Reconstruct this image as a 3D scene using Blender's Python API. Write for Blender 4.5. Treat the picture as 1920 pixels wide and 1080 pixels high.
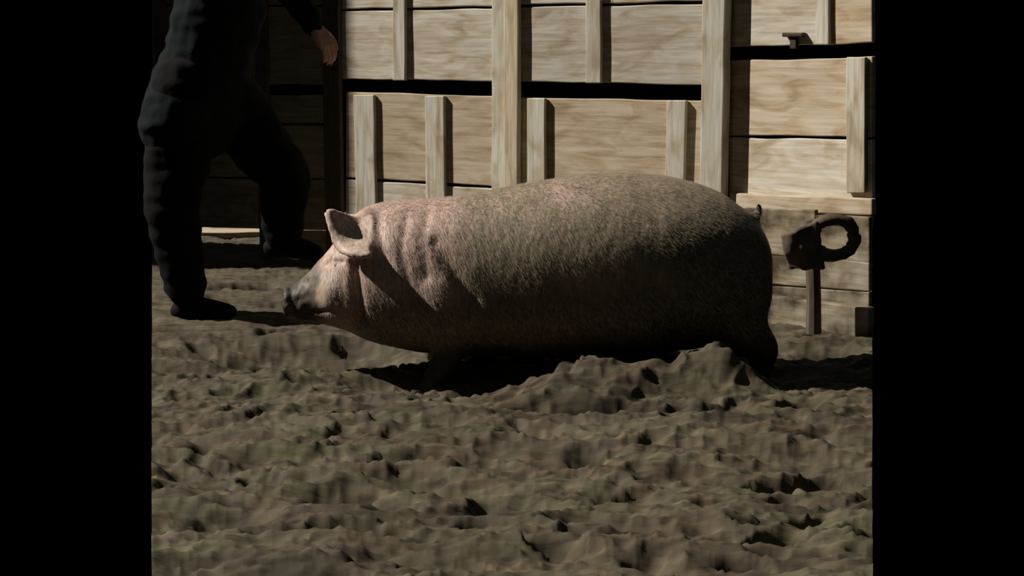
import bpy, bmesh, math, random
import numpy as np
from mathutils import Vector, Matrix, noise
random.seed(7); rng = np.random.default_rng(7)
sc = bpy.context.scene
for o in list(bpy.data.objects): bpy.data.objects.remove(o)

# ---------------------------------------------------------------- camera, sky, sun, exposure
H = 1.04; F_PX = 2800.0; TH = math.atan(420 / F_PX)
cd = bpy.data.cameras.new('camera'); cam = bpy.data.objects.new('camera', cd)
sc.collection.objects.link(cam); sc.camera = cam
cd.sensor_width = 36; cd.lens = F_PX / 1920 * 36
cam.location = (0, 0, H); cam.rotation_euler = (math.pi / 2 - TH, 0, 0)
cd.clip_start = .05

world = bpy.data.worlds.new('world'); sc.world = world; world.use_nodes = True
wn = world.node_tree.nodes; wl = world.node_tree.links; wn.clear()
wtc = wn.new('ShaderNodeTexCoord'); wsep = wn.new('ShaderNodeSeparateXYZ')
wmap = wn.new('ShaderNodeMapRange'); wmap.interpolation_type = 'SMOOTHSTEP'
wmap.inputs[1].default_value = .12; wmap.inputs[2].default_value = .55
wmix = wn.new('ShaderNodeMix'); wmix.data_type = 'RGBA'
wmix.inputs[6].default_value = (0, 0, 0, 1); wmix.inputs[7].default_value = (.80, .95, 1.0, 1)
wbg = wn.new('ShaderNodeBackground'); wbg.inputs[1].default_value = .048
wo = wn.new('ShaderNodeOutputWorld')
wl.new(wtc.outputs['Generated'], wsep.inputs[0]); wl.new(wsep.outputs[2], wmap.inputs[0])
wl.new(wmap.outputs[0], wmix.inputs[0]); wl.new(wmix.outputs[2], wbg.inputs[0]); wl.new(wbg.outputs[0], wo.inputs[0])

SUN = Vector((-.74, .115, .65)).normalized()
sd = bpy.data.lights.new('sun', 'SUN'); sd.energy = 6.6; sd.angle = math.radians(.6); sd.color = (1, .945, .87)
sun = bpy.data.objects.new('sun', sd); sc.collection.objects.link(sun)
sun.rotation_euler = SUN.to_track_quat('Z', 'Y').to_euler(); sun.location = SUN * 12

vs = sc.view_settings; vs.view_transform = 'Standard'; vs.look = 'None'; vs.gamma = 1; vs.exposure = 0
vs.use_curve_mapping = False

# ---------------------------------------------------------------- measuring
ct, st = math.cos(TH), math.sin(TH)
FW = Vector((0, ct, -st)); UPV = Vector((0, st, ct)); RT = Vector((1, 0, 0)); CAM = Vector((0, 0, H))
def ray(px, py): return FW + RT * ((px - 960) / F_PX) + UPV * ((540 - py) / F_PX)
def at(px, py, Y):
    r = ray(px, py); return CAM + r * (Y / r.y)
def ground_at(px, py):
    r = ray(px, py); return CAM + r * (-H / r.z)

# ---------------------------------------------------------------- helpers
def link(o, parent=None):
    sc.collection.objects.link(o)
    if parent: o.parent = parent
    return o
def tag(o, label=None, cat=None, group=None, kind=None):
    if label: o['label'] = label
    if cat: o['category'] = cat
    if group: o['group'] = group
    if kind: o['kind'] = kind
    return o
def empty(name, loc, label, cat, group=None, rz=0):
    o = link(bpy.data.objects.new(name, None)); o.location = loc; o.rotation_euler = (0, 0, rz)
    o.empty_display_size = .1
    return tag(o, label, cat, group)
def mesh_obj(name, verts, faces, mat, parent=None, smooth=True):
    me = bpy.data.meshes.new(name); me.from_pydata([tuple(v) for v in verts], [], faces); me.update()
    if smooth: me.polygons.foreach_set('use_smooth', [True] * len(me.polygons))
    if mat:
        for m in (mat if isinstance(mat, (list, tuple)) else [mat]): me.materials.append(m)
    return link(bpy.data.objects.new(name, me), parent)

# ---------------------------------------------------------------- materials
def new_mat(name):
    m = bpy.data.materials.new(name); m.use_nodes = True
    return m, m.node_tree.nodes, m.node_tree.links, m.node_tree.nodes['Principled BSDF']
def ramp(n, stops):
    r = n.new('ShaderNodeValToRGB'); e = r.color_ramp.elements
    while len(e) < len(stops): e.new(.5)
    for i, (p, c) in enumerate(stops): e[i].position = p; e[i].color = (*c, 1)
    return r
def wood(name, vertical=False, tone=(1, 1, 1), dark=1.0, bump=.35, blotch=False):
    m, n, l, b = new_mat(name)
    tc = n.new('ShaderNodeTexCoord'); oi = n.new('ShaderNodeObjectInfo')
    off = n.new('ShaderNodeVectorMath'); off.operation = 'MULTIPLY_ADD'
    comb = n.new('ShaderNodeCombineXYZ')
    for k in range(3): l.new(oi.outputs['Random'], comb.inputs[k])
    off.inputs[1].default_value = (17, 9, 23); l.new(comb.outputs[0], off.inputs[0]); l.new(tc.outputs['Object'], off.inputs[2])
    mp = n.new('ShaderNodeMapping'); l.new(off.outputs[0], mp.inputs[0])
    mp.inputs['Scale'].default_value = (30, 30, 1.6) if vertical else (1.6, 30, 30)
    g = n.new('ShaderNodeTexNoise'); g.inputs['Scale'].default_value = 2.2; g.inputs['Detail'].default_value = 8
    g.inputs['Distortion'].default_value = .8; l.new(mp.outputs[0], g.inputs['Vector'])
    mp2 = n.new('ShaderNodeMapping'); l.new(off.outputs[0], mp2.inputs[0])
    mp2.inputs['Scale'].default_value = (5, 5, 2) if vertical else (2.0, 5, 6)
    s = n.new('ShaderNodeTexNoise'); s.inputs['Scale'].default_value = 2.0; s.inputs['Detail'].default_value = 4; s.inputs['Distortion'].default_value = 1.2
    l.new(mp2.outputs[0], s.inputs['Vector'])
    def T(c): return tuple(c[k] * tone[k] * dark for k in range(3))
    r1 = ramp(n, [(.25, T((.36, .315, .25))), (.45, T((.47, .425, .35))), (.65, T((.56, .52, .45)))])
    l.new(g.outputs[0], r1.inputs[0])
    r2 = ramp(n, [(.28, (.62, .54, .44)), (.42, (.86, .79, .69)), (.56, (1, .99, .96)), (.75, (1.0, 1.02, 1.02))])
    l.new(s.outputs[0], r2.inputs[0])
    mx = n.new('ShaderNodeMix'); mx.data_type = 'RGBA'; mx.blend_type = 'MULTIPLY'; mx.inputs[0].default_value = 1
    l.new(r1.outputs[0], mx.inputs[6]); l.new(r2.outputs[0], mx.inputs[7])
    if blotch:   # dark mottling that also paints blotchy shadows into the boards
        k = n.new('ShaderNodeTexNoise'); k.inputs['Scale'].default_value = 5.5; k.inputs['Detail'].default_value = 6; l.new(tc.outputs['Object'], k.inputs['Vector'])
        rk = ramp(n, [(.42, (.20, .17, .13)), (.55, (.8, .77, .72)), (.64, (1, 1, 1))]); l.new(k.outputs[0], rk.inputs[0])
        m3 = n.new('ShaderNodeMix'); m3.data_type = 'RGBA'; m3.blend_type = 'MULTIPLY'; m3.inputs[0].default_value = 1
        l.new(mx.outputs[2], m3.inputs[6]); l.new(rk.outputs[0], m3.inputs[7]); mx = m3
    hv = n.new('ShaderNodeHueSaturation'); mr = n.new('ShaderNodeMapRange')
    mr.inputs[3].default_value = .85; mr.inputs[4].default_value = 1.12
    l.new(oi.outputs['Random'], mr.inputs[0]); l.new(mr.outputs[0], hv.inputs['Value']); l.new(mx.outputs[2], hv.inputs['Color'])
    l.new(hv.outputs[0], b.inputs['Base Color'])
    bp = n.new('ShaderNodeBump'); bp.inputs['Strength'].default_value = bump; bp.inputs['Distance'].default_value = .0015
    l.new(g.outputs[0], bp.inputs['Height']); l.new(bp.outputs[0], b.inputs['Normal'])
    b.inputs['Roughness'].default_value = .85; b.inputs['Specular IOR Level'].default_value = .2
    return m
def cloth(name, c, rough=.95):
    m, n, l, b = new_mat(name)
    tc = n.new('ShaderNodeTexCoord'); t = n.new('ShaderNodeTexNoise'); t.inputs['Scale'].default_value = 14; t.inputs['Detail'].default_value = 6
    l.new(tc.outputs['Object'], t.inputs['Vector'])
    r = ramp(n, [(.3, tuple(x * .6 for x in c)), (.7, tuple(x * 1.3 for x in c))]); l.new(t.outputs[0], r.inputs[0])
    l.new(r.outputs[0], b.inputs['Base Color']); b.inputs['Roughness'].default_value = rough
    b.inputs['Specular IOR Level'].default_value = .1
    w = n.new('ShaderNodeTexNoise'); w.inputs['Scale'].default_value = 60; l.new(tc.outputs['Object'], w.inputs['Vector'])
    bp = n.new('ShaderNodeBump'); bp.inputs['Strength'].default_value = .3; bp.inputs['Distance'].default_value = .004
    l.new(w.outputs[0], bp.inputs['Height']); l.new(bp.outputs[0], b.inputs['Normal'])
    return m
def mud():
    m, n, l, b = new_mat('mud')
    tc = n.new('ShaderNodeTexCoord')
    mp = n.new('ShaderNodeMapping'); mp.inputs['Scale'].default_value = (.42, 1.5, 1); l.new(tc.outputs['Object'], mp.inputs[0])
    a = n.new('ShaderNodeTexNoise'); a.inputs['Scale'].default_value = 4.0; a.inputs['Detail'].default_value = 5
    h = n.new('ShaderNodeTexNoise'); h.inputs['Scale'].default_value = 9.0; h.inputs['Detail'].default_value = 3
    c = n.new('ShaderNodeTexNoise'); c.inputs['Scale'].default_value = 20; c.inputs['Detail'].default_value = 6; c.inputs['Distortion'].default_value = .4
    for x in (a, c, h): l.new(mp.outputs[0], x.inputs['Vector'])
    r = ramp(n, [(.30, (.046, .036, .024)), (.48, (.066, .054, .036)), (.62, (.076, .066, .042)), (.75, (.082, .066, .052))])
    l.new(a.outputs[0], r.inputs[0])
    r2 = ramp(n, [(.30, (.42, .38, .33)), (.42, (.85, .82, .78)), (.56, (1, 1, .97)), (.72, (1.55, 1.5, 1.36))]); l.new(c.outputs[0], r2.inputs[0])
    r3 = ramp(n, [(.35, (1.06, .93, .86)), (.5, (1, 1, 1)), (.65, (.95, 1.03, .88))]); l.new(h.outputs[0], r3.inputs[0])
    prev = r.outputs[0]
    for q in (r2, r3):
        mx = n.new('ShaderNodeMix'); mx.data_type = 'RGBA'; mx.blend_type = 'MULTIPLY'; mx.inputs[0].default_value = 1; mx.clamp_result = False
        l.new(prev, mx.inputs[6]); l.new(q.outputs[0], mx.inputs[7]); prev = mx.outputs[2]
    l.new(prev, b.inputs['Base Color'])
    bp = n.new('ShaderNodeBump'); bp.inputs['Strength'].default_value = .4; bp.inputs['Distance'].default_value = .006
    l.new(c.outputs[0], bp.inputs['Height']); l.new(bp.outputs[0], b.inputs['Normal'])
    b.inputs['Roughness'].default_value = .85; b.inputs['Specular IOR Level'].default_value = .2
    return m
def attr_skin(name, attr, rough=.6, bump=.3, scale=70):
    m, n, l, b = new_mat(name)
    at_ = n.new('ShaderNodeAttribute'); at_.attribute_name = attr
    tc = n.new('ShaderNodeTexCoord'); t = n.new('ShaderNodeTexNoise'); t.inputs['Scale'].default_value = scale; t.inputs['Detail'].default_value = 4
    mp = n.new('ShaderNodeMapping'); mp.inputs['Scale'].default_value = (1.6, 1, .45)
    l.new(tc.outputs['Object'], mp.inputs[0]); l.new(mp.outputs[0], t.inputs['Vector'])
    r = ramp(n, [(.3, (.72, .70, .66)), (.65, (1.15, 1.15, 1.15))]); l.new(t.outputs[0], r.inputs[0])
    mx = n.new('ShaderNodeMix'); mx.data_type = 'RGBA'; mx.blend_type = 'MULTIPLY'; mx.inputs[0].default_value = 1; mx.clamp_result = False
    l.new(at_.outputs['Color'], mx.inputs[6]); l.new(r.outputs[0], mx.inputs[7]); l.new(mx.outputs[2], b.inputs['Base Color'])
    bp = n.new('ShaderNodeBump'); bp.inputs['Strength'].default_value = bump; bp.inputs['Distance'].default_value = .004
    l.new(t.outputs[0], bp.inputs['Height']); l.new(bp.outputs[0], b.inputs['Normal'])
    b.inputs['Roughness'].default_value = rough; b.inputs['Specular IOR Level'].default_value = .3
    return m
def plain(name, c, rough=.6, metal=0):
    m, n, l, b = new_mat(name)
    tc = n.new('ShaderNodeTexCoord'); t = n.new('ShaderNodeTexNoise'); t.inputs['Scale'].default_value = 30
    l.new(tc.outputs['Object'], t.inputs['Vector'])
    r = ramp(n, [(.3, tuple(x * .75 for x in c)), (.7, tuple(x * 1.2 for x in c))]); l.new(t.outputs[0], r.inputs[0])
    l.new(r.outputs[0], b.inputs['Base Color']); b.inputs['Roughness'].default_value = rough; b.inputs['Metallic'].default_value = metal
    return m
W_BOARD = wood('weathered_board', False, (.98, .985, .98)); W_BATTEN = wood('weathered_batten', True, (.97, 1.0, 1.0))
W_TAN = wood('tan_board', False, (1.0, .91, .80), .88); W_POST = wood('tan_post', True, (1.0, .93, .80))
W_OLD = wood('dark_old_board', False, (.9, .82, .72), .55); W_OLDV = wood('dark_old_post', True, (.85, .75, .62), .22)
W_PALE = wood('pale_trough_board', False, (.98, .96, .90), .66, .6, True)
MUD = mud()

# ---------------------------------------------------------------- ground
def smooth01(a, b, x):
    t = min(1, max(0, (x - a) / (b - a))); return t * t * (3 - 2 * t)
PITS = [(430, 985, .10, .035), (765, 900, .09, .04), (860, 928, .12, .03), (955, 968, .10, .04), (1100, 868, .05, .045),
        (1165, 938, .08, .03), (1520, 772, .07, .045), (1370, 778, .08, .03), (640, 945, .09, .03), (1540, 915, .05, .025),
        (560, 735, .08, .022), (700, 735, .06, .025), (330, 620, .08, .025), (1260, 735, .05, .03), (1150, 1040, .07, .02),
        (1000, 830, .08, .02), (1500, 605, .12, .05), (1560, 670, .12, .035), (480, 540, .12, .03), (700, 745, .06, .03)]
MOUNDS = [(1300, 712, .13, .03), (560, 640, .30, .035), (1330, 830, .25, .02), (640, 860, .3, .02), (850, 720, .12, .03)]
PITS3 = [(ground_at(a, b), r, d) for a, b, r, d in PITS]; MOUNDS3 = [(ground_at(a, b), r, d) for a, b, r, d in MOUNDS]
BANKS = [(1075, 745, .20, .105), (1190, 752, .10, .045), (1300, 738, .17, .135), (1385, 740, .10, .06)]
BANKS3 = [(ground_at(a, b), r, d) for a, b, r, d in BANKS]
def bank(x, y):
    """low crumbled mounds in front of the animal, with a rooted-out hollow before them and one below its head"""
    w = noise.noise(Vector((x * 8, y * 8, 5))); z = 0
    for c, r, d in BANKS3:
        dx = (x - c.x + .03 * w) / r; dy = (y - c.y) / (.13 if y > c.y else .12); z += d * math.exp(-(dx * dx + dy * dy) * 1.3) * (1 + .25 * w)
    cy = 4.40 - .10 * (x + .1)
    z -= .105 * math.exp(-((y - cy) / .06) ** 4) * smooth01(-.35, -.1, x) * (1 - smooth01(.7, .95, x)) * (1 + .8 * w)
    z -= .12 * math.exp(-(((x + .75) / .36) ** 2 + ((y - 5.25) / .28) ** 2) ** 2)
    z -= .06 * math.exp(-(((x + .2) / .28) ** 2 + ((y - 4.75) / .20) ** 2) ** 2)
    return z
HOLES = [(1610, 700, .07, .05)]
HOLES3 = [(ground_at(a, b), r, d) for a, b, r, d in HOLES]
def ground_z(x, y):
    p = Vector((x * 1.6, y * 3.0, 0))
    far = 1 - .6 * smooth01(5.2, 5.9, y)
    z = .035 * noise.noise(p * .6)
    z += .015 * (1 - smooth01(5.7, 6.2, y))
    z += .034 * noise.noise(Vector((x * 3.4, y * 8.5, 3.1))) * far
    q = Vector((x * 9.0 + .6 * noise.noise(Vector((x * 3, y * 3, 1))), y * 19, 7.7)); n1 = noise.noise(q)
    z += (.018 * (1 - 2.2 * abs(n1)) + .010 * n1) * far
    q2_ = Vector((x * 19, y * 36, 2.2)); n2 = noise.noise(q2_); z += .0085 * (.6 - 2 * abs(n2)) * far + .004 * noise.noise(q2_ * 2.1)
    n3 = noise.noise(Vector((x * 5.5, y * 9, 11.3))); z -= .075 * smooth01(.36, .62, n3) * far
    wob = .25 * n1; z += bank(x, y)
    for c, r, d in PITS3:
        dx = (x - c.x) / r; dy = (y - c.y) / (r * .75); q2 = dx * dx + dy * dy
        if q2 < 5: z -= 1.5 * d * math.exp(-(max(0, q2 + wob * 1.6)) ** 1.5)
    for c, r, d in HOLES3:
        dx = (x - c.x) / r; dy = (y - c.y) / (r * .62); q2 = dx * dx + dy * dy + wob * .8
        if q2 < 3: z -= d * math.exp(-max(0, q2) ** 2 * 1.3)
    for c, r, d in MOUNDS3:
        dx = (x - c.x) / r; dy = (y - c.y) / (r * .6); q2 = dx * dx + dy * dy
        if q2 < 5: z += d * math.exp(-q2 * 1.4)
    return z
def build_ground():
    ys = []; y = 2.55
    while y < 10.6: ys.append(y); y += (.0026 * y + .00032 * y * y) * (.5 if 4.2 < y < 4.8 else 1)
    NX = 620; verts = []
    for y in ys:
        hw = .2384 * y + .0371
        for i in range(NX + 1):
            x = -hw + 2 * hw * i / NX
            verts.append((x, y, ground_z(x, y)))
    n = NX + 1; faces = []
    for j in range(len(ys) - 1):
        for i in range(NX): faces.append((j * n + i, j * n + i + 1, (j + 1) * n + i + 1, (j + 1) * n + i))
    o = mesh_obj('ground', verts, faces, MUD); tag(o, kind='structure'); return o
build_ground()
# ---------------------------------------------------------------- fences
class Plane:
    def __init__(s, P0, P1):
        s.P = Vector((P0[0], P0[1], 0)); d = Vector((P1[0] - P0[0], P1[1] - P0[1], 0)); s.u = d.normalized()
        s.n = Vector((s.u.y, -s.u.x, 0)); s.rz = math.atan2(s.u.y, s.u.x)
    def uz(s, px, py, off=0):
        r = ray(px, py); P = s.P + s.n * off; t = (P - CAM).dot(s.n) / r.dot(s.n); q = CAM + r * t
        return (q - s.P).dot(s.u), q.z
    def w(s, u, z, off=0): return s.P + s.u * u + s.n * off + Vector((0, 0, z))
def X_of(px, Y): return (px - 960) / F_PX * (Y * ct + .1)
PM = Plane((X_of(285, 8.49), 8.49), (X_of(1340, 6.35), 6.35))
PR = Plane((X_of(1366, 6.33), 6.33), (X_of(1636, 5.75), 5.75))

def plank(name, pl, c, front, thick, mat, root, wav=.003, nseg=14, vertical=False, seed=0, origin=None):
    """c = four (u, z) corners: lower-left, lower-right, upper-right, upper-left; a solid board with worn edges"""
    ru = random.Random(seed * 31 + int(c[0][0] * 977))
    (a, b_, c_, d) = [Vector((q[0], q[1])) for q in c]
    cen = (a + b_ + c_ + d) / 4
    NU, NV = (4, nseg) if vertical else (nseg, 4)
    ph = ru.uniform(0, 50)
    def pt(i, j):
        u, v = i / NU, j / NV
        p = a.lerp(b_, u).lerp(d.lerp(c_, u), v)
        if not vertical and (j == 0 or j == NV): p.y += wav * 2 * noise.noise(Vector((p.x * 5, ph + j, 0)))
        if vertical and (i == 0 or i == NU): p.x += wav * 2 * noise.noise(Vector((p.y * 5, ph + i, 0)))
        return p
    bow = lambda p: wav * 1.2 * noise.noise(Vector((p.x * 2, p.y * 2, ph)))
    verts = []; faces = []
    n1 = NU + 1
    for s in (0, 1):
        for j in range(NV + 1):
            for i in range(NU + 1):
                p = pt(i, j); y = -(front - (thick if s else 0)) - bow(p)
                verts.append((p.x - cen.x, y, p.y - cen.y))
    N = n1 * (NV + 1); idx = lambda i, j, s: s * N + j * n1 + i
    for j in range(NV):
        for i in range(NU):
            faces.append((idx(i, j, 0), idx(i + 1, j, 0), idx(i + 1, j + 1, 0), idx(i, j + 1, 0)))
            faces.append((idx(i, j + 1, 1), idx(i + 1, j + 1, 1), idx(i + 1, j, 1), idx(i, j, 1)))
    for i in range(NU):
        faces.append((idx(i + 1, 0, 0), idx(i, 0, 0), idx(i, 0, 1), idx(i + 1, 0, 1)))
        faces.append((idx(i, NV, 0), idx(i + 1, NV, 0), idx(i + 1, NV, 1), idx(i, NV, 1)))
    for j in range(NV):
        faces.append((idx(0, j, 0), idx(0, j + 1, 0), idx(0, j + 1, 1), idx(0, j, 1)))
        faces.append((idx(NU, j + 1, 0), idx(NU, j, 0), idx(NU, j, 1), idx(NU, j + 1, 1)))
    o = mesh_obj(name, verts, faces, mat, root, smooth=False)
    bv = o.modifiers.new('bevel', 'BEVEL'); bv.width = min(.006, thick * .2); bv.segments = 2; bv.angle_limit = math.radians(50)
    ru0 = root['_o'] if '_o' in root else 0
    o.location = (cen.x - ru0, 0, cen.y - root.location.z)
    return o
def fence_root(name, pl, u0, z0, label, cat):
    r = empty(name, pl.w(u0, z0), label, cat, rz=pl.rz); r['_o'] = u0; return r
def row(pl, x0, x1, ylo0, ylo1, yhi0, yhi1, off=.0):
    """corners from pixels measured on the fence face"""
    return [pl.uz(x0, ylo0, off), pl.uz(x1, ylo1, off), pl.uz(x1, yhi1, off), pl.uz(x0, yhi0, off)]

# middle fence (px 655..1361)
TH_B = .024; BAT = .022
zb = -.03
midf = fence_root('board_fence', PM, PM.uz(955, 400)[0], 0, 'pale weathered board fence with a long dark gap and tall tan post, behind the pig', 'fence')
def brow(root, pl, xs, ylo, yhi, mat, front=.0, seed=0, z_lo=None, **k):
    """one board from px xs[0] to xs[1]; ylo, yhi = (left, right) pixel rows"""
    c = row(pl, xs[0], xs[1], ylo[0], ylo[1], yhi[0], yhi[1])
    if z_lo is not None: c[0] = (c[0][0], z_lo); c[1] = (c[1][0], z_lo)
    return plank('plank', pl, c, front, TH_B, mat, root, seed=seed, **k)
def bat(root, pl, x0, x1, ylo, yhi, d=BAT, mat=W_BATTEN, front=None, seed=0, name='batten', z_lo=None):
    c = row(pl, x0, x1, ylo, ylo, yhi, yhi, d)
    if z_lo is not None: c[0] = (c[0][0], z_lo); c[1] = (c[1][0], z_lo)
    return plank(name, pl, c, d if front is None else front, d - .001 if front is None else front, mat, root, vertical=True, seed=seed, wav=.002)
# upper panel
brow(midf, PM, (640, 932), (16, 11), (-70, -80), W_BOARD, seed=1)
brow(midf, PM, (640, 932), (148, 152), (21, 16), W_BOARD, seed=2)
brow(midf, PM, (940, 1150), (10, 6), (-80, -90), W_BOARD, seed=3)
brow(midf, PM, (1140, 1345), (6, 0), (-90, -95), W_TAN, seed=33)
brow(midf, PM, (940, 1345), (152, 160), (14, 8), W_BOARD, seed=4)
bat(midf, PM, 736, 759, 151, -85, seed=5); bat(midf, PM, 1098, 1126, 156, -85, seed=6)
# lower panel
brow(midf, PM, (648, 935), (332, 350), (172, 181), W_TAN, seed=7)
brow(midf, PM, (648, 935), (440, 462), (336, 355), W_BOARD, seed=8)
brow(midf, PM, (648, 935), (0, 0), (444, 466), W_BOARD, seed=9, z_lo=zb)
brow(midf, PM, (940, 1345), (362, 395), (182, 190), W_TAN, seed=10)
brow(midf, PM, (940, 1345), (0, 0), (366, 399), W_BOARD, seed=11, z_lo=zb)
bat(midf, PM, 662, 700, 0, 178, seed=12, z_lo=zb); bat(midf, PM, 796, 832, 0, 180, seed=13, z_lo=zb)
bat(midf, PM, 988, 1022, 0, 184, seed=14, z_lo=zb); bat(midf, PM, 1250, 1286, 0, 188, seed=15, z_lo=zb)
# tall post of the middle fence: grey board with the tan post nailed on
bat(midf, PM, 921, 950, 0, -90, d=.016, seed=16, z_lo=zb)
bat(midf, PM, 944, 971, 0, -95, d=.030, mat=W_POST, seed=17, z_lo=-.05, name='post')
# corner post: square, its right side turned away from the sun
bat(midf, PM, 1318, 1362, 0, -100, d=.060, mat=W_BATTEN, seed=18, z_lo=-.05, name='post')

# left fence, standing in the added blocker's shade
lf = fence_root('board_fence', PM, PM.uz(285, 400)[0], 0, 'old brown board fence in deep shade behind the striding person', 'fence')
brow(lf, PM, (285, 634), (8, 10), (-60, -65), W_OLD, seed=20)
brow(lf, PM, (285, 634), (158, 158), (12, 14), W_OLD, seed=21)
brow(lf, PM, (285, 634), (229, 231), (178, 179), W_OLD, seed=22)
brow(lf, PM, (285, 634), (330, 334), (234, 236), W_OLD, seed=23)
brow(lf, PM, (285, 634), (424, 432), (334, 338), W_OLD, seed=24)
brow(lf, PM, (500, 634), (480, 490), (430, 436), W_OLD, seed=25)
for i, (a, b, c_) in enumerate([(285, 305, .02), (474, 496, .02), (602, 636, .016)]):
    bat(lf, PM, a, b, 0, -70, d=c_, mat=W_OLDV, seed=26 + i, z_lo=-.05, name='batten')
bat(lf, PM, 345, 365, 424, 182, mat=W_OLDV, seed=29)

# right fence (px 1408..1635)
rf = fence_root('board_fence', PR, PR.uz(1408, 400)[0], 0, 'board fence with dark slot and small bracket at the right, beyond the corner post', 'fence')
brow(rf, PR, (1366, 1560), (88, 83), (-60, -80), W_BOARD, seed=40)
brow(rf, PR, (1550, 1635), (84, 80), (-80, -90), W_TAN, seed=41)
brow(rf, PR, (1366, 1635), (254, 257), (115, 107), W_TAN, seed=42)
brow(rf, PR, (1366, 1635), (372, 378), (258, 261), W_BOARD, seed=43)
brow(rf, PR, (1366, 1635), (0, 0), (374, 382), W_TAN, seed=44, z_lo=zb)
bat(rf, PR, 1528, 1553, 84, -80, seed=45); bat(rf, PR, 1586, 1621, 362, 107, seed=46)
c = row(PR, 1368, 1635, 392, 404, 362, 372, .03)
plank('rail', PR, c, .03, .03, W_TAN, rf, seed=47)
def small_box(name, pl, x0, x1, ylo, yhi, d, mat, root):
    return plank(name, pl, row(pl, x0, x1, ylo, ylo, yhi, yhi, d), d, d, mat, root, nseg=3, wav=0.001)
IRON = plain('rusty_iron', (.035, .022, .014), .7, .4)
br_ = small_box('bracket', PR, 1480, 1492, 92, 66, .02, IRON, rf); br_['label'] = 'small dark iron bracket above the slot'
small_box('bracket_head', PR, 1468, 1503, 68, 60, .026, IRON, br_) if False else None
b2 = small_box('bracket_plate', PR, 1466, 1504, 69, 61, .03, IRON, rf)

# low pale board wall in front of the right fence
PW = Plane((X_of(1405, 6.02), 6.02), (X_of(1636, 5.62), 5.62))
lw = fence_root('trough', PW, PW.uz(1415, 500)[0], 0, 'low pale wooden trough of mottled boards standing behind the pig\'s rump', 'trough')
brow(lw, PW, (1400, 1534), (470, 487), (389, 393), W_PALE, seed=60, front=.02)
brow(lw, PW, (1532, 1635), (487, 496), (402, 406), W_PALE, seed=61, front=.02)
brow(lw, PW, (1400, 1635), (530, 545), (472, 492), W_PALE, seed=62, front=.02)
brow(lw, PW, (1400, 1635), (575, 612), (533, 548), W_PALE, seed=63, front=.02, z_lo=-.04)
c = row(PW, 1400, 1635, 392, 408, 387, 401)
# back board of the trough and its floor
ul, ur = PW.uz(1400, 480)[0], PW.uz(1635, 480)[0]
zt = PW.uz(1500, 395)[1]
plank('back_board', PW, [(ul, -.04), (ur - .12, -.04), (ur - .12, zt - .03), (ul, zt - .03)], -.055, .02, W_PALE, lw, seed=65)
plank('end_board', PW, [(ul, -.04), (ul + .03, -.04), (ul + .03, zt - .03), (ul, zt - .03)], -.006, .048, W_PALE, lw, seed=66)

# long plank half sunk in the mud at the trough's foot
def ground_plank(name, a, b, w, t, z0, mat, label, cat):
    A = Vector(a); B = Vector(b); d = (B - A); L = d.length; rz = math.atan2(d.y, d.x)
    pl = Plane((A.x, A.y), (B.x, B.y))
    n = 12; verts = []; faces = []
    for i in range(n + 1):
        x = L * i / n; j = .006 * noise.noise(Vector((x * 6, w, 0)))
        for (yy, zz) in ((0, 0), (w, 0), (w, t), (0, t)): verts.append((x, yy + j, zz + j * .5))
    for i in range(n):
        for k in range(4): faces.append((i * 4 + k, (i + 1) * 4 + k, (i + 1) * 4 + (k + 1) % 4, i * 4 + (k + 1) % 4))
    faces.append((0, 1, 2, 3)); faces.append((n * 4 + 3, n * 4 + 2, n * 4 + 1, n * 4))
    o = mesh_obj(name, verts, [f[::-1] for f in faces], mat, smooth=False); o.location = (A.x, A.y, z0); o.rotation_euler = (0, 0, rz)
    bv = o.modifiers.new('bevel', 'BEVEL'); bv.width = .005; bv.segments = 2
    return tag(o, label, cat)
ga = PW.w(PW.uz(1415, 590)[0], 0, .075); gb = PW.w(PW.uz(1636, 620, .04)[0], 0, .075)
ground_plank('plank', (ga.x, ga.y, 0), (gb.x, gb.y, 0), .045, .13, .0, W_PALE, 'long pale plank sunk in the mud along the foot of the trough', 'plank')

ga, gb = ground_at(358, 446), ground_at(488, 444)
ground_plank('plank', (ga.x, ga.y, 0), (gb.x, gb.y, 0), .30, .035, -.005, W_TAN, 'sunlit tan plank lying on the ground beyond the old fence, seen beneath it', 'plank')

# added upright and loop, standing in for a shadow-like dark shape
def tube(path, rad, nseg=10, closed=False):
    V = []; Fc = []; n = len(path)
    for i in range(n):
        p = Vector(path[i]); a = Vector(path[(i - 1) % n if closed else max(i - 1, 0)]); b = Vector(path[(i + 1) % n if closed else min(i + 1, n - 1)])
        t = (b - a).normalized(); s = t.cross(Vector((0, 1, .13))).normalized(); q = t.cross(s)
        r = rad[i] if hasattr(rad, '__len__') else rad
        for k in range(nseg):
            an = 2 * math.pi * k / nseg; V.append(p + (s * math.cos(an) + q * math.sin(an)) * r)
    for i in range(n if closed else n - 1):
        j = (i + 1) % n
        for k in range(nseg): Fc.append((i * nseg + k, i * nseg + (k + 1) % nseg, j * nseg + (k + 1) % nseg, j * nseg + k))
    if not closed: Fc.append(tuple(range(nseg))[::-1]); Fc.append(tuple((n - 1) * nseg + k for k in range(nseg)))
    return V, Fc
STK_Y = 5.58
sb = at(1527, 592, STK_Y); sroot = empty('shade_stake', (sb.x, STK_Y, 0), 'short dark upright with a loop, standing in for a shadow-like shape before the pale trough', 'shade_stake')
def local(root, V): return [Vector(v) - root.location for v in V]
stp = [at(1526, 625, STK_Y), at(1526, 560, STK_Y), at(1524, 500, STK_Y), at(1522, 450, STK_Y), at(1520, 412, STK_Y)]
V, Fc = tube(stp, [.030, .028, .029, .031, .027], 9)
V = [v + Vector((1, 1, 0)) * .004 * noise.noise(v * 14) for v in V]
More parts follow.
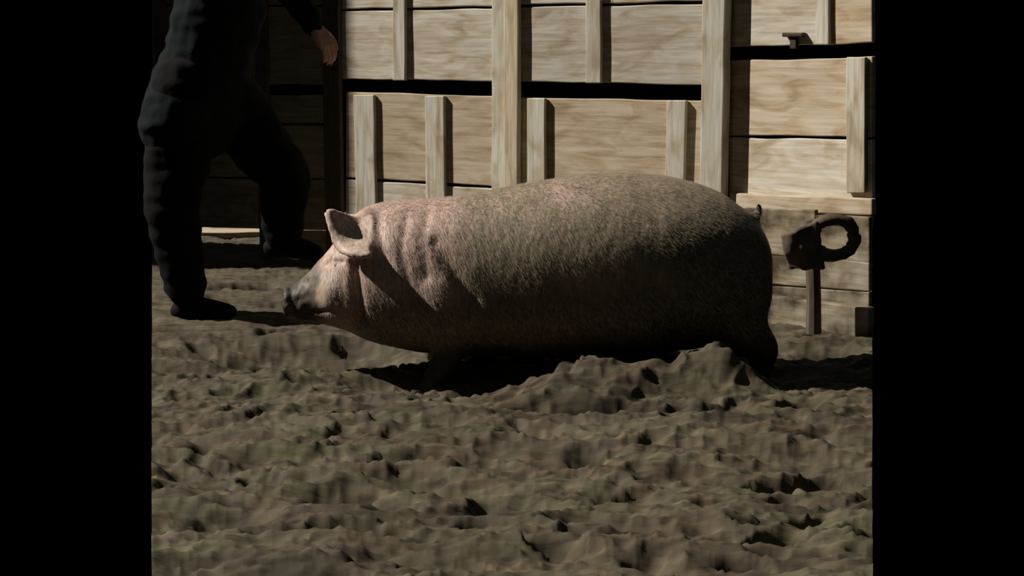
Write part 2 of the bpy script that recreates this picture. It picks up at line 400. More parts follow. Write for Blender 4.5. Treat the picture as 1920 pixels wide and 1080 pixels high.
mesh_obj('shade_shaft', local(sroot, V), Fc, W_OLDV, sroot, smooth=False)
LOOP_MAT = cloth('loop_brown', (.09, .068, .048), .8)
for (cx, cy, rx, ry, rr, off) in ((1563, 445, 40, 34, .024, .01),):
    path = [at(cx + rx * math.cos(2 * math.pi * k / 28) * (1 + .1 * math.sin(3 * k)), cy + ry * math.sin(2 * math.pi * k / 28), STK_Y - .05 + off) for k in range(28)]
    V, Fc = tube(path, rr, 8, True); V = [v + Vector((1, 1, 1)) * .01 * noise.noise(v * 18) for v in V]
    mesh_obj('shade_loop', local(sroot, V), Fc, LOOP_MAT, sroot)

# unseen blocker added off to the left to throw shade on the left fence
def shade_blocker():
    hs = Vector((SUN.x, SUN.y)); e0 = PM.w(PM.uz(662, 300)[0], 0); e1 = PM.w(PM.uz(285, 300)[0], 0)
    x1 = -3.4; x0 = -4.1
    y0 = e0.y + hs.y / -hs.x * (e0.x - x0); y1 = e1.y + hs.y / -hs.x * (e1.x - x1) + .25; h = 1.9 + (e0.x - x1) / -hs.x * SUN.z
    r = empty('shade_blocker', ((x0 + x1) / 2, (y0 + y1) / 2, 0), 'tall narrow plank block, added out of view left of the old fence to shade it', 'shade_blocker')
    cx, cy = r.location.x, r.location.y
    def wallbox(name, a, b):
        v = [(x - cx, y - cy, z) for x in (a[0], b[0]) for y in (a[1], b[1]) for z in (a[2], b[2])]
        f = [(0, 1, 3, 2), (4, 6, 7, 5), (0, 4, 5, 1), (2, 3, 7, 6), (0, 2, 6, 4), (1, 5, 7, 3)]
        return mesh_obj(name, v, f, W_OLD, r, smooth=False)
    wallbox('blocker_side', (x0, y0, -.05), (x1, y0 + .04, h)); wallbox('blocker_side', (x0, y1 - .04, -.05), (x1, y1, h))
    wallbox('blocker_side', (x0, y0 + .04, -.05), (x0 + .04, y1 - .04, h)); wallbox('blocker_side', (x1 - .04, y0 + .04, -.05), (x1, y1 - .04, h))
    wallbox('blocker_top', (x0 - .02, y0 - .0, h), (x1 + .0, y1 + .0, h + .06))
shade_blocker()

# ---------------------------------------------------------------- organic bodies: closed lumps fused by a voxel remesh
class Lump:
    def __init__(s): s.v = []; s.f = []
    def add(s, V, Fc):
        o = len(s.v); s.v += [Vector(v) for v in V]; s.f += [tuple(i + o for i in f) for f in Fc]
    def loft(s, rings):
        n = len(rings[0]); V = [p for r in rings for p in r]; Fc = []
        for i in range(len(rings) - 1):
            for k in range(n): Fc.append((i * n + k, i * n + (k + 1) % n, (i + 1) * n + (k + 1) % n, (i + 1) * n + k))
        Fc.append(tuple(range(n))[::-1]); Fc.append(tuple((len(rings) - 1) * n + k for k in range(n)))
        s.add(V, Fc)
    def limb(s, pts, sub=4, flat=1.0):
        """pts: (point, radius) chain, Catmull-Rom smoothed, with round ends"""
        P = [Vector(p) for p, r in pts]; R = [r for p, r in pts]; path = []; rad = []
        for i in range(len(P) - 1):
            p0, p1, p2, p3 = P[max(i - 1, 0)], P[i], P[i + 1], P[min(i + 2, len(P) - 1)]
            for k in range(sub):
                t = k / sub
                path.append(.5 * ((2 * p1) + (p2 - p0) * t + (2 * p0 - 5 * p1 + 4 * p2 - p3) * t * t + (3 * p1 - p0 - 3 * p2 + p3) * t ** 3))
                rad.append(R[i] + (R[i + 1] - R[i]) * (t * t * (3 - 2 * t)))
        path.append(P[-1]); rad.append(R[-1])
        d0 = (path[0] - path[1]).normalized(); d1 = (path[-1] - path[-2]).normalized()
        path = [path[0] + d0 * rad[0] * q for q in (.95, .6)] + path + [path[-1] + d1 * rad[-1] * q for q in (.6, .95)]
        rad = [rad[0] * .3, rad[0] * .8] + rad + [rad[-1] * .8, rad[-1] * .3]
        rings = []; N = 16; s0 = None
        for i in range(len(path)):
            t = (path[min(i + 1, len(path) - 1)] - path[max(i - 1, 0)]).normalized()
            a = t.cross(Vector((.13, 1, .07))) if s0 is None else (s0 - t * s0.dot(t))
            a.normalize(); s0 = a; b = t.cross(a)
            rings.append([path[i] + (a * math.cos(2 * math.pi * k / N) + b * math.sin(2 * math.pi * k / N) * flat) * rad[i] for k in range(N)])
        s.loft(rings)
    def ellipsoid(s, c, r, rot=None, n=16, m=12):
        c = Vector(c); rings = []
        M = rot or Matrix.Identity(3)
        for i in range(1, m):
            th = math.pi * i / m
            rings.append([c + M @ Vector((r[0] * math.cos(th), r[1] * math.sin(th) * math.cos(2 * math.pi * k / n), r[2] * math.sin(th) * math.sin(2 * math.pi * k / n))) for k in range(n)])
        s.loft(rings)
    def sheet(s, f, nu, nv, thick):
        """f(u, v) -> point; a closed flap of given thickness that thins at its rim"""
        g = [[Vector(f(i / nu, j / nv)) for j in range(nv + 1)] for i in range(nu + 1)]
        V = []; Fc = []
        for sgn in (1, -1):
            for i in range(nu + 1):
                for j in range(nv + 1):
                    du = g[min(i + 1, nu)][j] - g[max(i - 1, 0)][j]; dv = g[i][min(j + 1, nv)] - g[i][max(j - 1, 0)]
                    nn = du.cross(dv); nn = nn.normalized() if nn.length > 1e-9 else Vector((0, -1, 0))
                    V.append(g[i][j] + nn * sgn * thick * .5)
        N = (nu + 1) * (nv + 1); id_ = lambda i, j, q: q * N + i * (nv + 1) + j
        for i in range(nu):
            for j in range(nv):
                Fc.append((id_(i, j, 0), id_(i + 1, j, 0), id_(i + 1, j + 1, 0), id_(i, j + 1, 0)))
                Fc.append((id_(i, j + 1, 1), id_(i + 1, j + 1, 1), id_(i + 1, j, 1), id_(i, j, 1)))
        for i in range(nu):
            Fc.append((id_(i + 1, 0, 0), id_(i, 0, 0), id_(i, 0, 1), id_(i + 1, 0, 1)))
            Fc.append((id_(i, nv, 0), id_(i + 1, nv, 0), id_(i + 1, nv, 1), id_(i, nv, 1)))
        for j in range(nv):
            Fc.append((id_(0, j, 0), id_(0, j + 1, 0), id_(0, j + 1, 1), id_(0, j, 1)))
            Fc.append((id_(nu, j + 1, 0), id_(nu, j, 0), id_(nu, j, 1), id_(nu, j + 1, 1)))
        s.add(V, Fc)
    def fuse(s, voxel):
        me = bpy.data.meshes.new('lump'); me.from_pydata([tuple(v) for v in s.v], [], s.f); me.update()
        bm = bmesh.new(); bm.from_mesh(me); bmesh.ops.triangulate(bm, faces=bm.faces)
        # every shell outward
        bmesh.ops.recalc_face_normals(bm, faces=bm.faces); bm.to_mesh(me); bm.free()
        o = bpy.data.objects.new('lump', me); sc.collection.objects.link(o)
        md = o.modifiers.new('r', 'REMESH'); md.mode = 'VOXEL'; md.voxel_size = voxel
        dg = bpy.context.evaluated_depsgraph_get(); dg.update()
        m2 = bpy.data.meshes.new_from_object(o.evaluated_get(dg)); bpy.data.objects.remove(o)
        n = len(m2.vertices); co = np.empty(n * 3); m2.vertices.foreach_get('co', co); co = co.reshape(-1, 3)
        e = np.empty(len(m2.edges) * 2, int); m2.edges.foreach_get('vertices', e); e = e.reshape(-1, 2)
        return m2, co, e
def relax(co, e, w, it):
    n = len(co); deg = np.bincount(e.ravel(), minlength=n).astype(float)[:, None]
    for _ in range(it):
        acc = np.zeros_like(co)
        for k in range(3):
            acc[:, k] = np.bincount(e[:, 0], co[e[:, 1], k], n) + np.bincount(e[:, 1], co[e[:, 0], k], n)
        co = co + (acc / np.maximum(deg, 1) - co) * w[:, None] * .6
    return co
def set_co(me, co): me.vertices.foreach_set('co', co.ravel()); me.update()

# pixel position of world points, used only to place the animal's markings where they were measured
def to_px(co):
    d = co - np.array([0, 0, H]); z = d @ np.array(FW)
    return 960 + F_PX * d[:, 0] / z, 540 - F_PX * (d @ np.array(UPV)) / z

def shade_flap():  # added sheet that stands in for a shadow-like dark patch
    G = Lump()
    def f(u, v):
        p = at(1532 - 68 * u + 14 * v, 412 + 30 * u * (1 - v) + 92 * v, 5.53)
        return p + Vector((0, .02 * noise.noise(Vector((u * 4, v * 3, 2))) - .02 * math.sin(u * 3), .012 * noise.noise(Vector((u * 6, v * 2, 8)))))
    G.sheet(f, 14, 14, .022); me, co, e = G.fuse(.006); co = relax(co, e, np.full(len(co), .8), 4)
    base = at(1500, 470, 5.53); set_co(me, co - np.array(base)); me.materials.clear(); me.materials.append(cloth('flap_brown', (.11, .085, .06)))
    me.polygons.foreach_set('use_smooth', [True] * len(me.polygons)); o = link(bpy.data.objects.new('shade_flap', me)); o.location = base
    tag(o, 'dark brown flap added before the trough, standing in for a shadow-like patch', 'shade_flap')
shade_flap()

# ---------------------------------------------------------------- the pig
PY = 5.0
def sstep(a, b, x): t = np.clip((x - a) / (b - a), 0, 1); return t * t * (3 - 2 * t)
ST = [  # px x, top, bottom, half width, centre-of-width height (0 top..1 bottom)
    (1443, 480, 545, .07, .5), (1436, 450, 575, .13, .5), (1422, 420, 600, .185, .5), (1398, 395, 622, .23, .5), (1350, 361, 640, .265, .52),
    (1300, 342, 650, .285, .52), (1250, 331, 656, .295, .54), (1200, 326, 660, .30, .55), (1150, 324, 663, .305, .56), (1100, 326, 665, .305, .57), (1050, 332, 666, .30, .57),
    (1000, 341, 666, .295, .57), (950, 352, 663, .285, .56), (900, 361, 664, .275, .55), (850, 368, 662, .265, .54), (800, 372, 658, .25, .54),
    (750, 376, 650, .235, .55), (715, 380, 643, .22, .56), (690, 387, 634, .205, .58), (668, 400, 624, .19, .62), (648, 426, 616, .170, .65), (630, 453, 612, .145, .62),
    (610, 476, 608, .118, .6), (592, 498, 604, .096, .58), (575, 519, 600, .080, .55), (558, 533, 597, .070, .5), (546, 540, 594, .066, .5), (541, 538, 594, .070, .5), (534, 540, 592, .068, .5)]
def pig():
    L = Lump(); rings = []; N = 48
    for (x, t, b, hw, cw) in ST:
        T_ = at(x, t, PY); B_ = at(x, b, PY); c = B_.lerp(T_, 1 - cw); ht = (T_ - c).length; hb = (c - B_).length; ring = []
        for k in range(N):
            a = 2 * math.pi * k / N; ca, sa = math.cos(a), math.sin(a); p = 2 / 2.25
            yy = math.copysign(abs(ca) ** p, ca) * hw; zz = math.copysign(abs(sa) ** p, sa) * (ht if sa > 0 else hb)
            ring.append(Vector((c.x, PY + yy, c.z + zz)))
        rings.append(ring)
    L.loft(rings)
    # hams, shoulders and cheeks
    for s in (-1, 1):
        L.ellipsoid(at(1345, 530, PY) + Vector((0, s * .140, 0)), (.165, .140, .20))
        L.ellipsoid(at(835, 545, PY) + Vector((0, s * .145, 0)), (.125, .135, .175))
        L.ellipsoid(at(640, 545, PY) + Vector((0, s * .105, 0)), (.062, .075, .085))
        L.ellipsoid(at(735, 570, PY) + Vector((0, s * .09, 0)), (.12, .11, .10))
    A = lambda x, y, Y: at(x, y, Y)
    # near front leg, far front leg, near hind leg (hock pushed back), far hind leg
    L.limb([(A(838, 585, 4.86), .105), (A(852, 628, 4.84), .078), (A(842, 662, 4.83), .052), (A(822, 695, 4.83), .040), (A(806, 722, 4.83), .037), (A(792, 742, 4.83), .036)])
    L.limb([(A(815, 590, 5.14), .10), (A(870, 628, 5.15), .07), (A(905, 652, 5.16), .048), (A(925, 675, 5.17), .038), (A(922, 692, 5.17), .036)])
    L.limb([(A(1345, 560, 4.86), .15), (A(1385, 615, 4.84), .105), (A(1428, 650, 4.83), .058), (A(1428, 682, 4.83), .043), (A(1420, 712, 4.83), .038), (A(1408, 742, 4.83), .038)])
    L.limb([(A(1290, 570, 5.14), .15), (A(1235, 625, 5.15), .095), (A(1212, 655, 5.16), .052), (A(1200, 675, 5.17), .041), (A(1188, 694, 5.17), .038)])
    # tail: short, lifted
    L.limb([(A(1402, 424, 4.99), .026), (A(1413, 415, 4.98), .019), (A(1420, 402, 4.97), .015), (A(1423, 390, 4.97), .012), (A(1421, 383, 4.96), .009)])
    # ears: cupped flaps
    def ear(B, Lw, Fr, Tp, cup):
        def f(u, v):   # u: root -> front rim, v: lower -> upper
            p = Lw.lerp(Fr, u).lerp(B.lerp(Tp, u ** .9), v)
            p = p + cup * (math.sin(math.pi * min(1, u * .9)) * math.sin(math.pi * v)); return p
        return f
    L.sheet(ear(A(684, 412, 4.93), A(700, 484, 4.745), A(632, 465, 4.80), A(614, 393, 4.84), Vector((.012, .030, .0))), 12, 12, .018)
    L.limb([(A(616, 395, 4.85), .012), (A(621, 428, 4.835), .0105), (A(632, 463, 4.818), .012), (A(655, 475, 4.77), .013), (A(690, 482, 4.75), .016)], sub=6)
    L.limb([(A(618, 396, 4.85), .012), (A(640, 402, 4.88), .011), (A(670, 416, 4.92), .014)], sub=5)
    L.sheet(ear(A(690, 402, 5.10), A(680, 470, 5.17), A(628, 458, 5.17), A(606, 396, 5.2), Vector((.0, -.03, .01))), 10, 10, .018)
    me, co, e = L.fuse(.0085)
    X, Y2 = to_px(co)
    ear_m = ((X < 700) & (Y2 < 486) & (np.abs(co[:, 1] - PY) > .10) & (X > 600)).astype(float)
    leg_m = sstep(655, 700, Y2); snout = 1 - sstep(545, 600, X); tail = ((X > 1410) & (Y2 < 412)).astype(float)
    w = np.clip(1 - .85 * ear_m - .5 * leg_m - .6 * snout - tail, .12, 1)
    co = relax(co, e, w, 26)
    # folds and wrinkles
    set_co(me, co)
    nrm = np.empty(len(co) * 3); me.vertices.foreach_get('normal', nrm); nrm = nrm.reshape(-1, 3)
    X, Y2 = to_px(co); side = sstep(.02, .12, np.abs(co[:, 1] - PY))
    disp = np.zeros(len(co))
    def crease(pts, wd, dp):
        d = np.full(len(co), 1e9)
        for (a, b) in zip(pts[:-1], pts[1:]):
            ax, ay = a; bx, by = b; vx, vy = bx - ax, by - ay
            t = np.clip(((X - ax) * vx + (Y2 - ay) * vy) / (vx * vx + vy * vy), 0, 1)
            d = np.minimum(d, np.hypot(X - ax - t * vx, Y2 - ay - t * vy))
        return -dp * np.exp(-(d / wd) ** 2)
    body = (1 - ear_m)
    disp += side * body * crease([(662, 490), (668, 540), (676, 600)], 9, .026)       # behind the jaw
    disp += side * body * crease([(708, 400), (712, 450), (735, 540)], 9, .010)
    disp += side * body * crease([(760, 410), (752, 470), (765, 540)], 8, .005)
    disp += side * body * crease([(800, 400), (790, 450), (800, 520)], 9, .005)
    disp += side * body * crease([(815, 455), (850, 510), (880, 560)], 14, .014)       # shoulder
    disp += side * body * crease([(1255, 640), (1235, 590), (1245, 530)], 22, .014)    # flank
    disp += body * crease([(610, 497), (622, 488), (640, 489)], 5, .008)               # eye fold
    disp += body * side * crease([(546, 582), (580, 587), (625, 582)], 3.5, .008)          # mouth
    disp += crease([(546, 541), (547, 585)], 4, .006)                                  # rim behind the snout disc
    for i in range(len(co)):
        p = Vector(co[i]); disp[i] += .0035 * noise.noise(p * 9) + .0012 * noise.noise(Vector((p.x * 60, p.y * 18, p.z * 18)))
    lump = np.array([noise.noise(Vector(c) * 45) for c in co]); disp += (.008 * lump + .003) * (1 - sstep(575, 605, X - lump * 10)) * body
    co = co + nrm * disp[:, None]
    set_co(me, co)
    # skin: pink, with dried mud over the back, muzzle and legs
    nz = np.array([noise.fractal(Vector(c) * 6.5, 1, 2, 4) for c in co]); nf = np.array([noise.noise(Vector((c[0] * 45, c[1] * 25, c[2] * 18))) for c in co])
    nz2 = np.array([noise.noise(Vector(c) * 14 + Vector((9, 4, 1))) for c in co])
    pink = np.array([.43, .295, .245]); olive = np.array([.205, .170, .112]); dark_brown = np.array([.022, .018, .012]); rosy = np.array([.22, .11, .085]); pale = np.array([.50, .40, .32])
    col = np.repeat(pink[None], len(co), 0)
    def mix(c, m): 
        global _
        return col * (1 - m[:, None]) + c[None] * m[:, None]
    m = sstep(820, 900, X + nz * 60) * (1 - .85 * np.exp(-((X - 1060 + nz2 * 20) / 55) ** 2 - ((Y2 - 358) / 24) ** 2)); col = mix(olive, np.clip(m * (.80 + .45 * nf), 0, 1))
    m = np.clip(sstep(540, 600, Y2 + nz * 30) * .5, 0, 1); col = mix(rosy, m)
    m = np.clip(sstep(1180, 1300, X + nz * 60) * sstep(360, 450, Y2 + nz * 25) * .75, 0, 1); col = mix(dark_brown * 2, m)  # darker brown towards the rump and lower flank
    for (cx, cy, rx, ry) in ((832, 478, 12, 16), (850, 515, 16, 14), (695, 402, 16, 14), (630, 487, 12, 8), (1085, 352, 10, 5), (760, 395, 10, 4)):
        m = np.exp(-((X - cx + nz2 * 10) / rx) ** 2 - ((Y2 - cy + nz2 * 8) / ry) ** 2); col = mix(rosy * .45, m * .75)
    m = np.clip((1 - sstep(572, 600, X - nz * 30 + (Y2 - 530) * .12)) + (1 - sstep(590, 640, X)) * sstep(555, 585, Y2 + nz * 15), 0, 1); col = mix(dark_brown * 1.5, m * np.clip(1 - .35 * nf - .2 * nz2, .6, 1))
    m = np.exp(-((X - 622) / 34) ** 2 - ((Y2 - 545) / 45) ** 2); col = mix(olive, m * .8)
    m = sstep(645, 690, X) * sstep(510, 590, Y2 + nz * 25) * .72; col = mix(dark_brown * 2, m)  # darker brown behind the cheek, increasing downwards
    m = sstep(635, 680, Y2 + nz * 25); col = mix(dark_brown, m * .95)
    col = mix(pale, ear_m * .7)
    tl = ((X > 1408) & (Y2 < 410)).astype(float); col = mix(dark_brown * 1.2, tl)
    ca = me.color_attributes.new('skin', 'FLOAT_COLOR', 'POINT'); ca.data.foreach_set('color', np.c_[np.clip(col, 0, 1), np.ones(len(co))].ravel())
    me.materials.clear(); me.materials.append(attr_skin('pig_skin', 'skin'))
    me.polygons.foreach_set('use_smooth', [True] * len(me.polygons))
    base = Vector((co[:, 0].mean(), PY, 0)); co2 = co - np.array(base); set_co(me, co2)
    root = empty('pig', base, 'large muddy pink pig walking left with lowered snout, mud on its back', 'pig')
    me.name = 'body'; link(bpy.data.objects.new('body', me), root)
    # bristles
    me.calc_loop_triangles(); nt = len(me.loop_triangles); tri = np.empty(nt * 3, int); me.loop_triangles.foreach_get('vertices', tri); tri = tri.reshape(-1, 3)
    nrm = np.empty(len(co) * 3); me.vertices.foreach_get('normal', nrm); nrm = nrm.reshape(-1, 3)
    P = co2[tri]; area = .5 * np.linalg.norm(np.cross(P[:, 1] - P[:, 0], P[:, 2] - P[:, 0]), axis=1)
    cen = co[tri].mean(1); cx, cy = to_px(cen); nn = nrm[tri].mean(1)
    dens = area * (nn[:, 1] < .35) * sstep(600, 640, cx) * (1 - sstep(600, 660, cy)) * np.where((cx < 705) & (cy < 500), .12, 1) * (cy < 660)
    K = 42000; pick = rng.choice(nt, K, p=dens / dens.sum()); uv = rng.random((K, 2)); fl = uv.sum(1) > 1; uv[fl] = 1 - uv[fl]
    pp = P[pick, 0] + (P[pick, 1] - P[pick, 0]) * uv[:, :1] + (P[pick, 2] - P[pick, 0]) * uv[:, 1:]
    n = nn[pick]; n /= np.linalg.norm(n, axis=1)[:, None]
    g = np.array([.45, 0, -1.0]) + rng.normal(0, .22, (K, 3)); g[:, 0] += sstep(900, 1400, cx[pick]) * .5
    t = g - n * (g * n).sum(1)[:, None]; t /= np.linalg.norm(t, axis=1)[:, None] + 1e-9
    s = np.cross(n, t); ln = rng.uniform(.009, .021, K)[:, None]; wd = .0005
    a = pp + s * wd; b = pp - s * wd; mid = pp + t * ln * .55 + n * ln * .12; tip = pp + t * ln + n * ln * .14
    V = np.stack([a, b, mid + s * wd * .8, mid - s * wd * .8, tip], 1).reshape(-1, 3)
    bs = np.arange(K) * 5; Fc = []
    for q in bs.tolist(): Fc.append((q, q + 1, q + 3, q + 2)); Fc.append((q + 2, q + 3, q + 4))
    hm = attr_skin('bristle', 'tint', .5, 0)
    hp = cx[pick]; c0 = np.array([.50, .385, .31]); c1 = np.array([.30, .255, .17])
    mm = np.clip(sstep(800, 900, hp + rng.normal(0, 25, K)), 0, 1)[:, None]; hc = (c0 * (1 - mm) + c1 * mm) * rng.uniform(.5, 1.15, (K, 1))
    o = mesh_obj('bristles', V, Fc, hm, root, smooth=True); tag(o, 'short pale bristles', kind='stuff')
    ca = o.data.color_attributes.new('tint', 'FLOAT_COLOR', 'POINT'); ca.data.foreach_set('color', np.c_[np.repeat(hc, 5, 0), np.ones(K * 5)].ravel())
    # eyes, nostrils and trotters
    EYE = plain('pig_eye', (.006, .004, .003), .5); HOOF = plain('hoof_horn', (.02, .016, .012), .6)
    for s in (-1, 1):
        E = Lump(); c = at(640, 489, PY) + Vector((0, s * .128, 0)); E.ellipsoid(c - base, (.009, .009, .008)); mesh_obj('eye', E.v, E.f, EYE, root)
        E = Lump(); c = at(533, 564, PY) + Vector((0, s * .022, 0)); E.ellipsoid(c - base, (.006, .010, .014)); mesh_obj('nostril', E.v, E.f, EYE, root)
    for (x, y, Y_) in ((786, 748, 4.83), (918, 698, 5.17), (1402, 748, 4.83), (1184, 700, 5.17)):
        E = Lump(); c = at(x, y, Y_) - base
        for s in (-1, 1):
            rings = []
            for (dz, dx, r) in ((.035, .004, .022), (.01, 0, .026), (-.02, -.008, .029), (-.022, -.01, .002)):
                rings.append([c + Vector((dx + math.cos(2 * math.pi * k / 12) * r * 1.25, s * .021 + math.sin(2 * math.pi * k / 12) * r * .72, dz)) for k in range(12)])
            E.loft(rings)
        mesh_obj('hoof', E.v, E.f, HOOF, root, smooth=False)
pig()

# ---------------------------------------------------------------- the person striding in from the left
def person():
    A = at; Ym = 6.25
    root = empty('person', (X_of(385, Ym), Ym, 0), 'person in dark coat, trousers and boots striding at left with one arm reaching forward', 'person')
    org = root.location
    SK = Lump()
    # skeleton (x forward = right): hips, torso leaning forward, head
    hipL = A(352, 165, Ym - .09); hipR = A(405, 160, Ym + .10)
    pel = (hipL + hipR) / 2; chest = pel + Vector((.10, 0, .36)); neck = pel + Vector((.20, 0, .56)); head = pel + Vector((.27, 0, .73))
    SK.limb([(pel + Vector((0, 0, -.06)), .125), (pel + Vector((.03, 0, .12)), .125), (chest, .145), (neck + Vector((-.01, 0, -.06)), .09), (neck + Vector((0, 0, .02)), .058)])
    for s in (-1, 1): SK.limb([(chest + Vector((.02, s * .06, .05)), .11), (neck + Vector((-.02, s * .17, -.05)), .062)])
    # head with face to the right
    SK.limb([(neck, .055), (head + Vector((-.01, 0, -.05)), .06)])
    SK.ellipsoid(head + Vector((-.012, 0, .03)), (.098, .076, .095)); SK.ellipsoid(head + Vector((.022, 0, -.035)), (.068, .060, .078))
    SK.limb([(head + Vector((.075, 0, .03)), .010), (head + Vector((.092, 0, .0)), .013), (head + Vector((.108, 0, -.022)), .013)])
    SK.limb([(head + Vector((.082, -.02, -.055)), .008), (head + Vector((.088, .0, -.053)), .010), (head + Vector((.082, .02, -.055)), .008)])
    SK.ellipsoid(head + Vector((.070, 0, -.092)), (.026, .03, .022))
    for s in (-1, 1):
        SK.ellipsoid(head + Vector((-.01, s * .078, -.005)), (.020, .010, .032)); SK.ellipsoid(head + Vector((.074, s * .034, .038)), (.018, .022, .010))
    # legs
    def leg(hp, kn, an, toe, heel):
        SK.limb([(hp, .095), (hp.lerp(kn, .5), .078), (kn, .056), (kn.lerp(an, .35), .055), (an, .036)])
        SK.limb([(heel, .025), (an.lerp(toe, .35) + Vector((0, 0, -.035)), .028), (an.lerp(toe, .85), .020)])
    kL = A(322, 385, Ym - .12); aL = A(352, 562, Ym - .12); tL = A(428, 588, Ym - .14); eL = A(338, 582, Ym - .12)
    kR = A(530, 330, Ym + .10); aR = A(532, 452, Ym + .12); tR = A(592, 474, Ym + .10); eR = A(512, 464, Ym + .12)
    leg(hipL, kL, aL, tL, eL); leg(hipR, kR, aR, tR, eR)
    # near arm reaching forward and down, far arm bent back
    shN = neck + Vector((-.02, -.18, -.06)); elN = A(520, -42, Ym - .22); wrN = A(592, 52, Ym - .25)
    shF = neck + Vector((-.02, .18, -.06)); elF = shF + Vector((-.16, .05, -.25)); wrF = elF + Vector((-.04, .03, -.24))
    for (sh, el, wr) in ((shN, elN, wrN), (shF, elF, wrF)):
        SK.limb([(sh, .058), (sh.lerp(el, .5), .047), (el, .038), (el.lerp(wr, .35), .038), (wr, .026)])
    def hand(wr, d, palm_n, s):
        """d: wrist -> fingers, palm_n: the way the palm faces"""
        d = d.normalized(); side = d.cross(palm_n).normalized() * s; pn = side.cross(d).normalized() * s
        if pn.dot(palm_n) < 0: pn = -pn
        for q in (-.030, -.010, .010, .028):
            SK.limb([(wr + side * q * .45, .020), (wr + d * .045 + side * q, .0155), (wr + d * .088 + side * q, .0125)], sub=3)
        for i, (q, ln) in enumerate(((-.031, .058), (-.0105, .074), (.0105, .080), (.031, .068))):
            b = wr + d * .088 + side * q; c1 = b + (d * .94 + pn * .34 + side * q * .9).normalized() * ln * .45
            c2 = c1 + (d * .72 + pn * .70).normalized() * ln * .32; c3 = c2 + (d * .4 + pn * .9).normalized() * ln * .25
            SK.limb([(b, .0095), (c1, .0088), (c2, .008), (c3, .0068)], sub=3)
        b = wr + d * .028 + side * .030; c1 = b + (d * .6 + side * .75 + pn * .25).normalized() * .042; c2 = c1 + (d * .9 + side * .25 + pn * .35).normalized() * .034; c3 = c2 + (d * .95 + pn * .4).normalized() * .022
        SK.limb([(b, .015), (c1, .011), (c2, .0098), (c3, .008)], sub=3)
    hand(wrN, A(636, 122, Ym - .27) - wrN, Vector((-.65, .55, -.35)), 1)
    hand(wrF, Vector((.25, 0, -.9)), Vector((.3, -.9, 0)), -1)
    me, co, e = SK.fuse(.0055)
    co = relax(co, e, np.full(len(co), .7), 3)
    org_ = np.array(org); set_co(me, co - org_)
    nz = np.array([noise.noise(Vector(c) * 30) for c in co]); col = np.array([.42, .22, .15])[None] * (1 + .25 * nz[:, None])
    ca = me.color_attributes.new('skin', 'FLOAT_COLOR', 'POINT'); ca.data.foreach_set('color', np.c_[np.clip(col, 0, 1), np.ones(len(co))].ravel())
    me.materials.clear(); me.materials.append(attr_skin('person_skin', 'skin', .5, .15, 90)); me.polygons.foreach_set('use_smooth', [True] * len(me.polygons))
    me.name = 'body'; link(bpy.data.objects.new('body', me), root)
    EYEW = plain('eye_dark', (.02, .015, .012), .2)
    for s in (-1, 1):
        E = Lump(); E.ellipsoid(head + Vector((.078, s * .032, .016)) - org, (.010, .012, .009)); mesh_obj('eye', E.v, E.f, EYEW, root)
    def garment(name, fn, mat, fold, vox=.011, sm=8, label=None):
        G = Lump(); fn(G); m, c, ee = G.fuse(vox); c = relax(c, ee, np.full(len(c), .8), sm); set_co(m, c)
        nr = np.empty(len(c) * 3); m.vertices.foreach_get('normal', nr); nr = nr.reshape(-1, 3)
        d = np.array([fold * noise.noise(Vector((p[0] * 9, p[1] * 9, p[2] * 22))) + fold * .5 * noise.noise(Vector((p[0] * 25, p[1] * 20, p[2] * 12))) for p in c])
        set_co(m, c + nr * d[:, None] - org_); m.materials.clear(); m.materials.append(mat)
        m.polygons.foreach_set('use_smooth', [True] * len(m.polygons)); m.name = name
        o = link(bpy.data.objects.new(name, m), root)
        if label: o['label'] = label
        return o
    TRO = cloth('dark_wool', (.004, .004, .0037)); COAT = cloth('dark_blue_coat', (.006, .0085, .0098)); BOOT = cloth('muddy_leather', (.004, .0035, .003), .8)
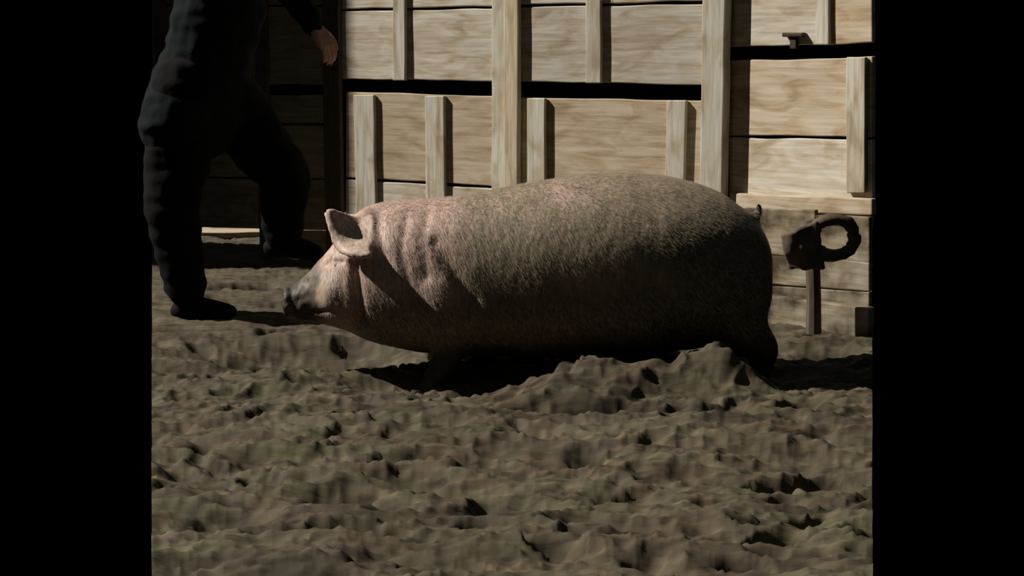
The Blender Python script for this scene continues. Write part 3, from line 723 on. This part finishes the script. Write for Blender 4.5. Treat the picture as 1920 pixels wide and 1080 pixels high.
    def trousers(G):
        G.limb([(pel + Vector((-.02, 0, -.05)), .165), (pel + Vector((0, 0, .08)), .155)])
        for (h, k, a, rk) in ((hipL, kL, aL, 1), (hipR, kR, aR, 1.0)):
            G.limb([(h, .150), (h.lerp(k, .5), .140), (k, .115), (k.lerp(a, .45), .100), (k.lerp(a, .88), .088)])
    garment('trousers', trousers, TRO, .010)
    def coat(G):
        G.limb([(pel + Vector((-.03, 0, -.10)), .215), (pel + Vector((-.01, 0, .0)), .20), (pel + Vector((.03, 0, .13)), .180), (chest, .188), (neck + Vector((-.02, 0, -.07)), .11)], flat=1.0)
        for s in (-1, 1): G.limb([(chest + Vector((.0, s * .08, .05)), .135), (neck + Vector((-.03, s * .17, -.06)), .092)])
        for (sh, el, wr) in ((shN, elN, wrN), (shF, elF, wrF)):
            G.limb([(sh, .088), (sh.lerp(el, .5), .072), (el, .062), (el.lerp(wr, .5), .054), (el.lerp(wr, .93), .047)])
        # coat skirts hanging over the thighs
        G.limb([(pel + Vector((-.02, -.05, -.02)), .17), (hipL.lerp(kL, .30) + Vector((-.02, -.01, 0)), .165)])
        G.limb([(pel + Vector((.02, .05, -.02)), .17), (hipR.lerp(kR, .34), .155)])
    garment('coat', coat, COAT, .010, label='dark blue coat')
    def boots(an, toe, heel, kn):
        def f(G):
            G.limb([(kn.lerp(an, .60), .066), (an, .055), (an + Vector((0, 0, -.01)), .056)])
            G.limb([(heel + Vector((0, 0, -.002)), .045), (heel.lerp(toe, .5) + Vector((0, 0, .012)), .050), (toe, .040)])
        return f
    garment('boot', boots(aL, tL, eL, kL), BOOT, .003, .008, 4); garment('boot', boots(aR, tR, eR, kR), BOOT, .003, .008, 4)
    HAIR = cloth('dark_hair', (.012, .009, .007))
    def hair(G):
        G.ellipsoid(head + Vector((-.028, 0, .052)), (.100, .086, .088)); G.ellipsoid(head + Vector((-.055, 0, .0)), (.062, .078, .075))
    garment('hair', hair, HAIR, .006, .008, 3)
person()
for o in bpy.data.objects:
    if '_o' in o: del o['_o']
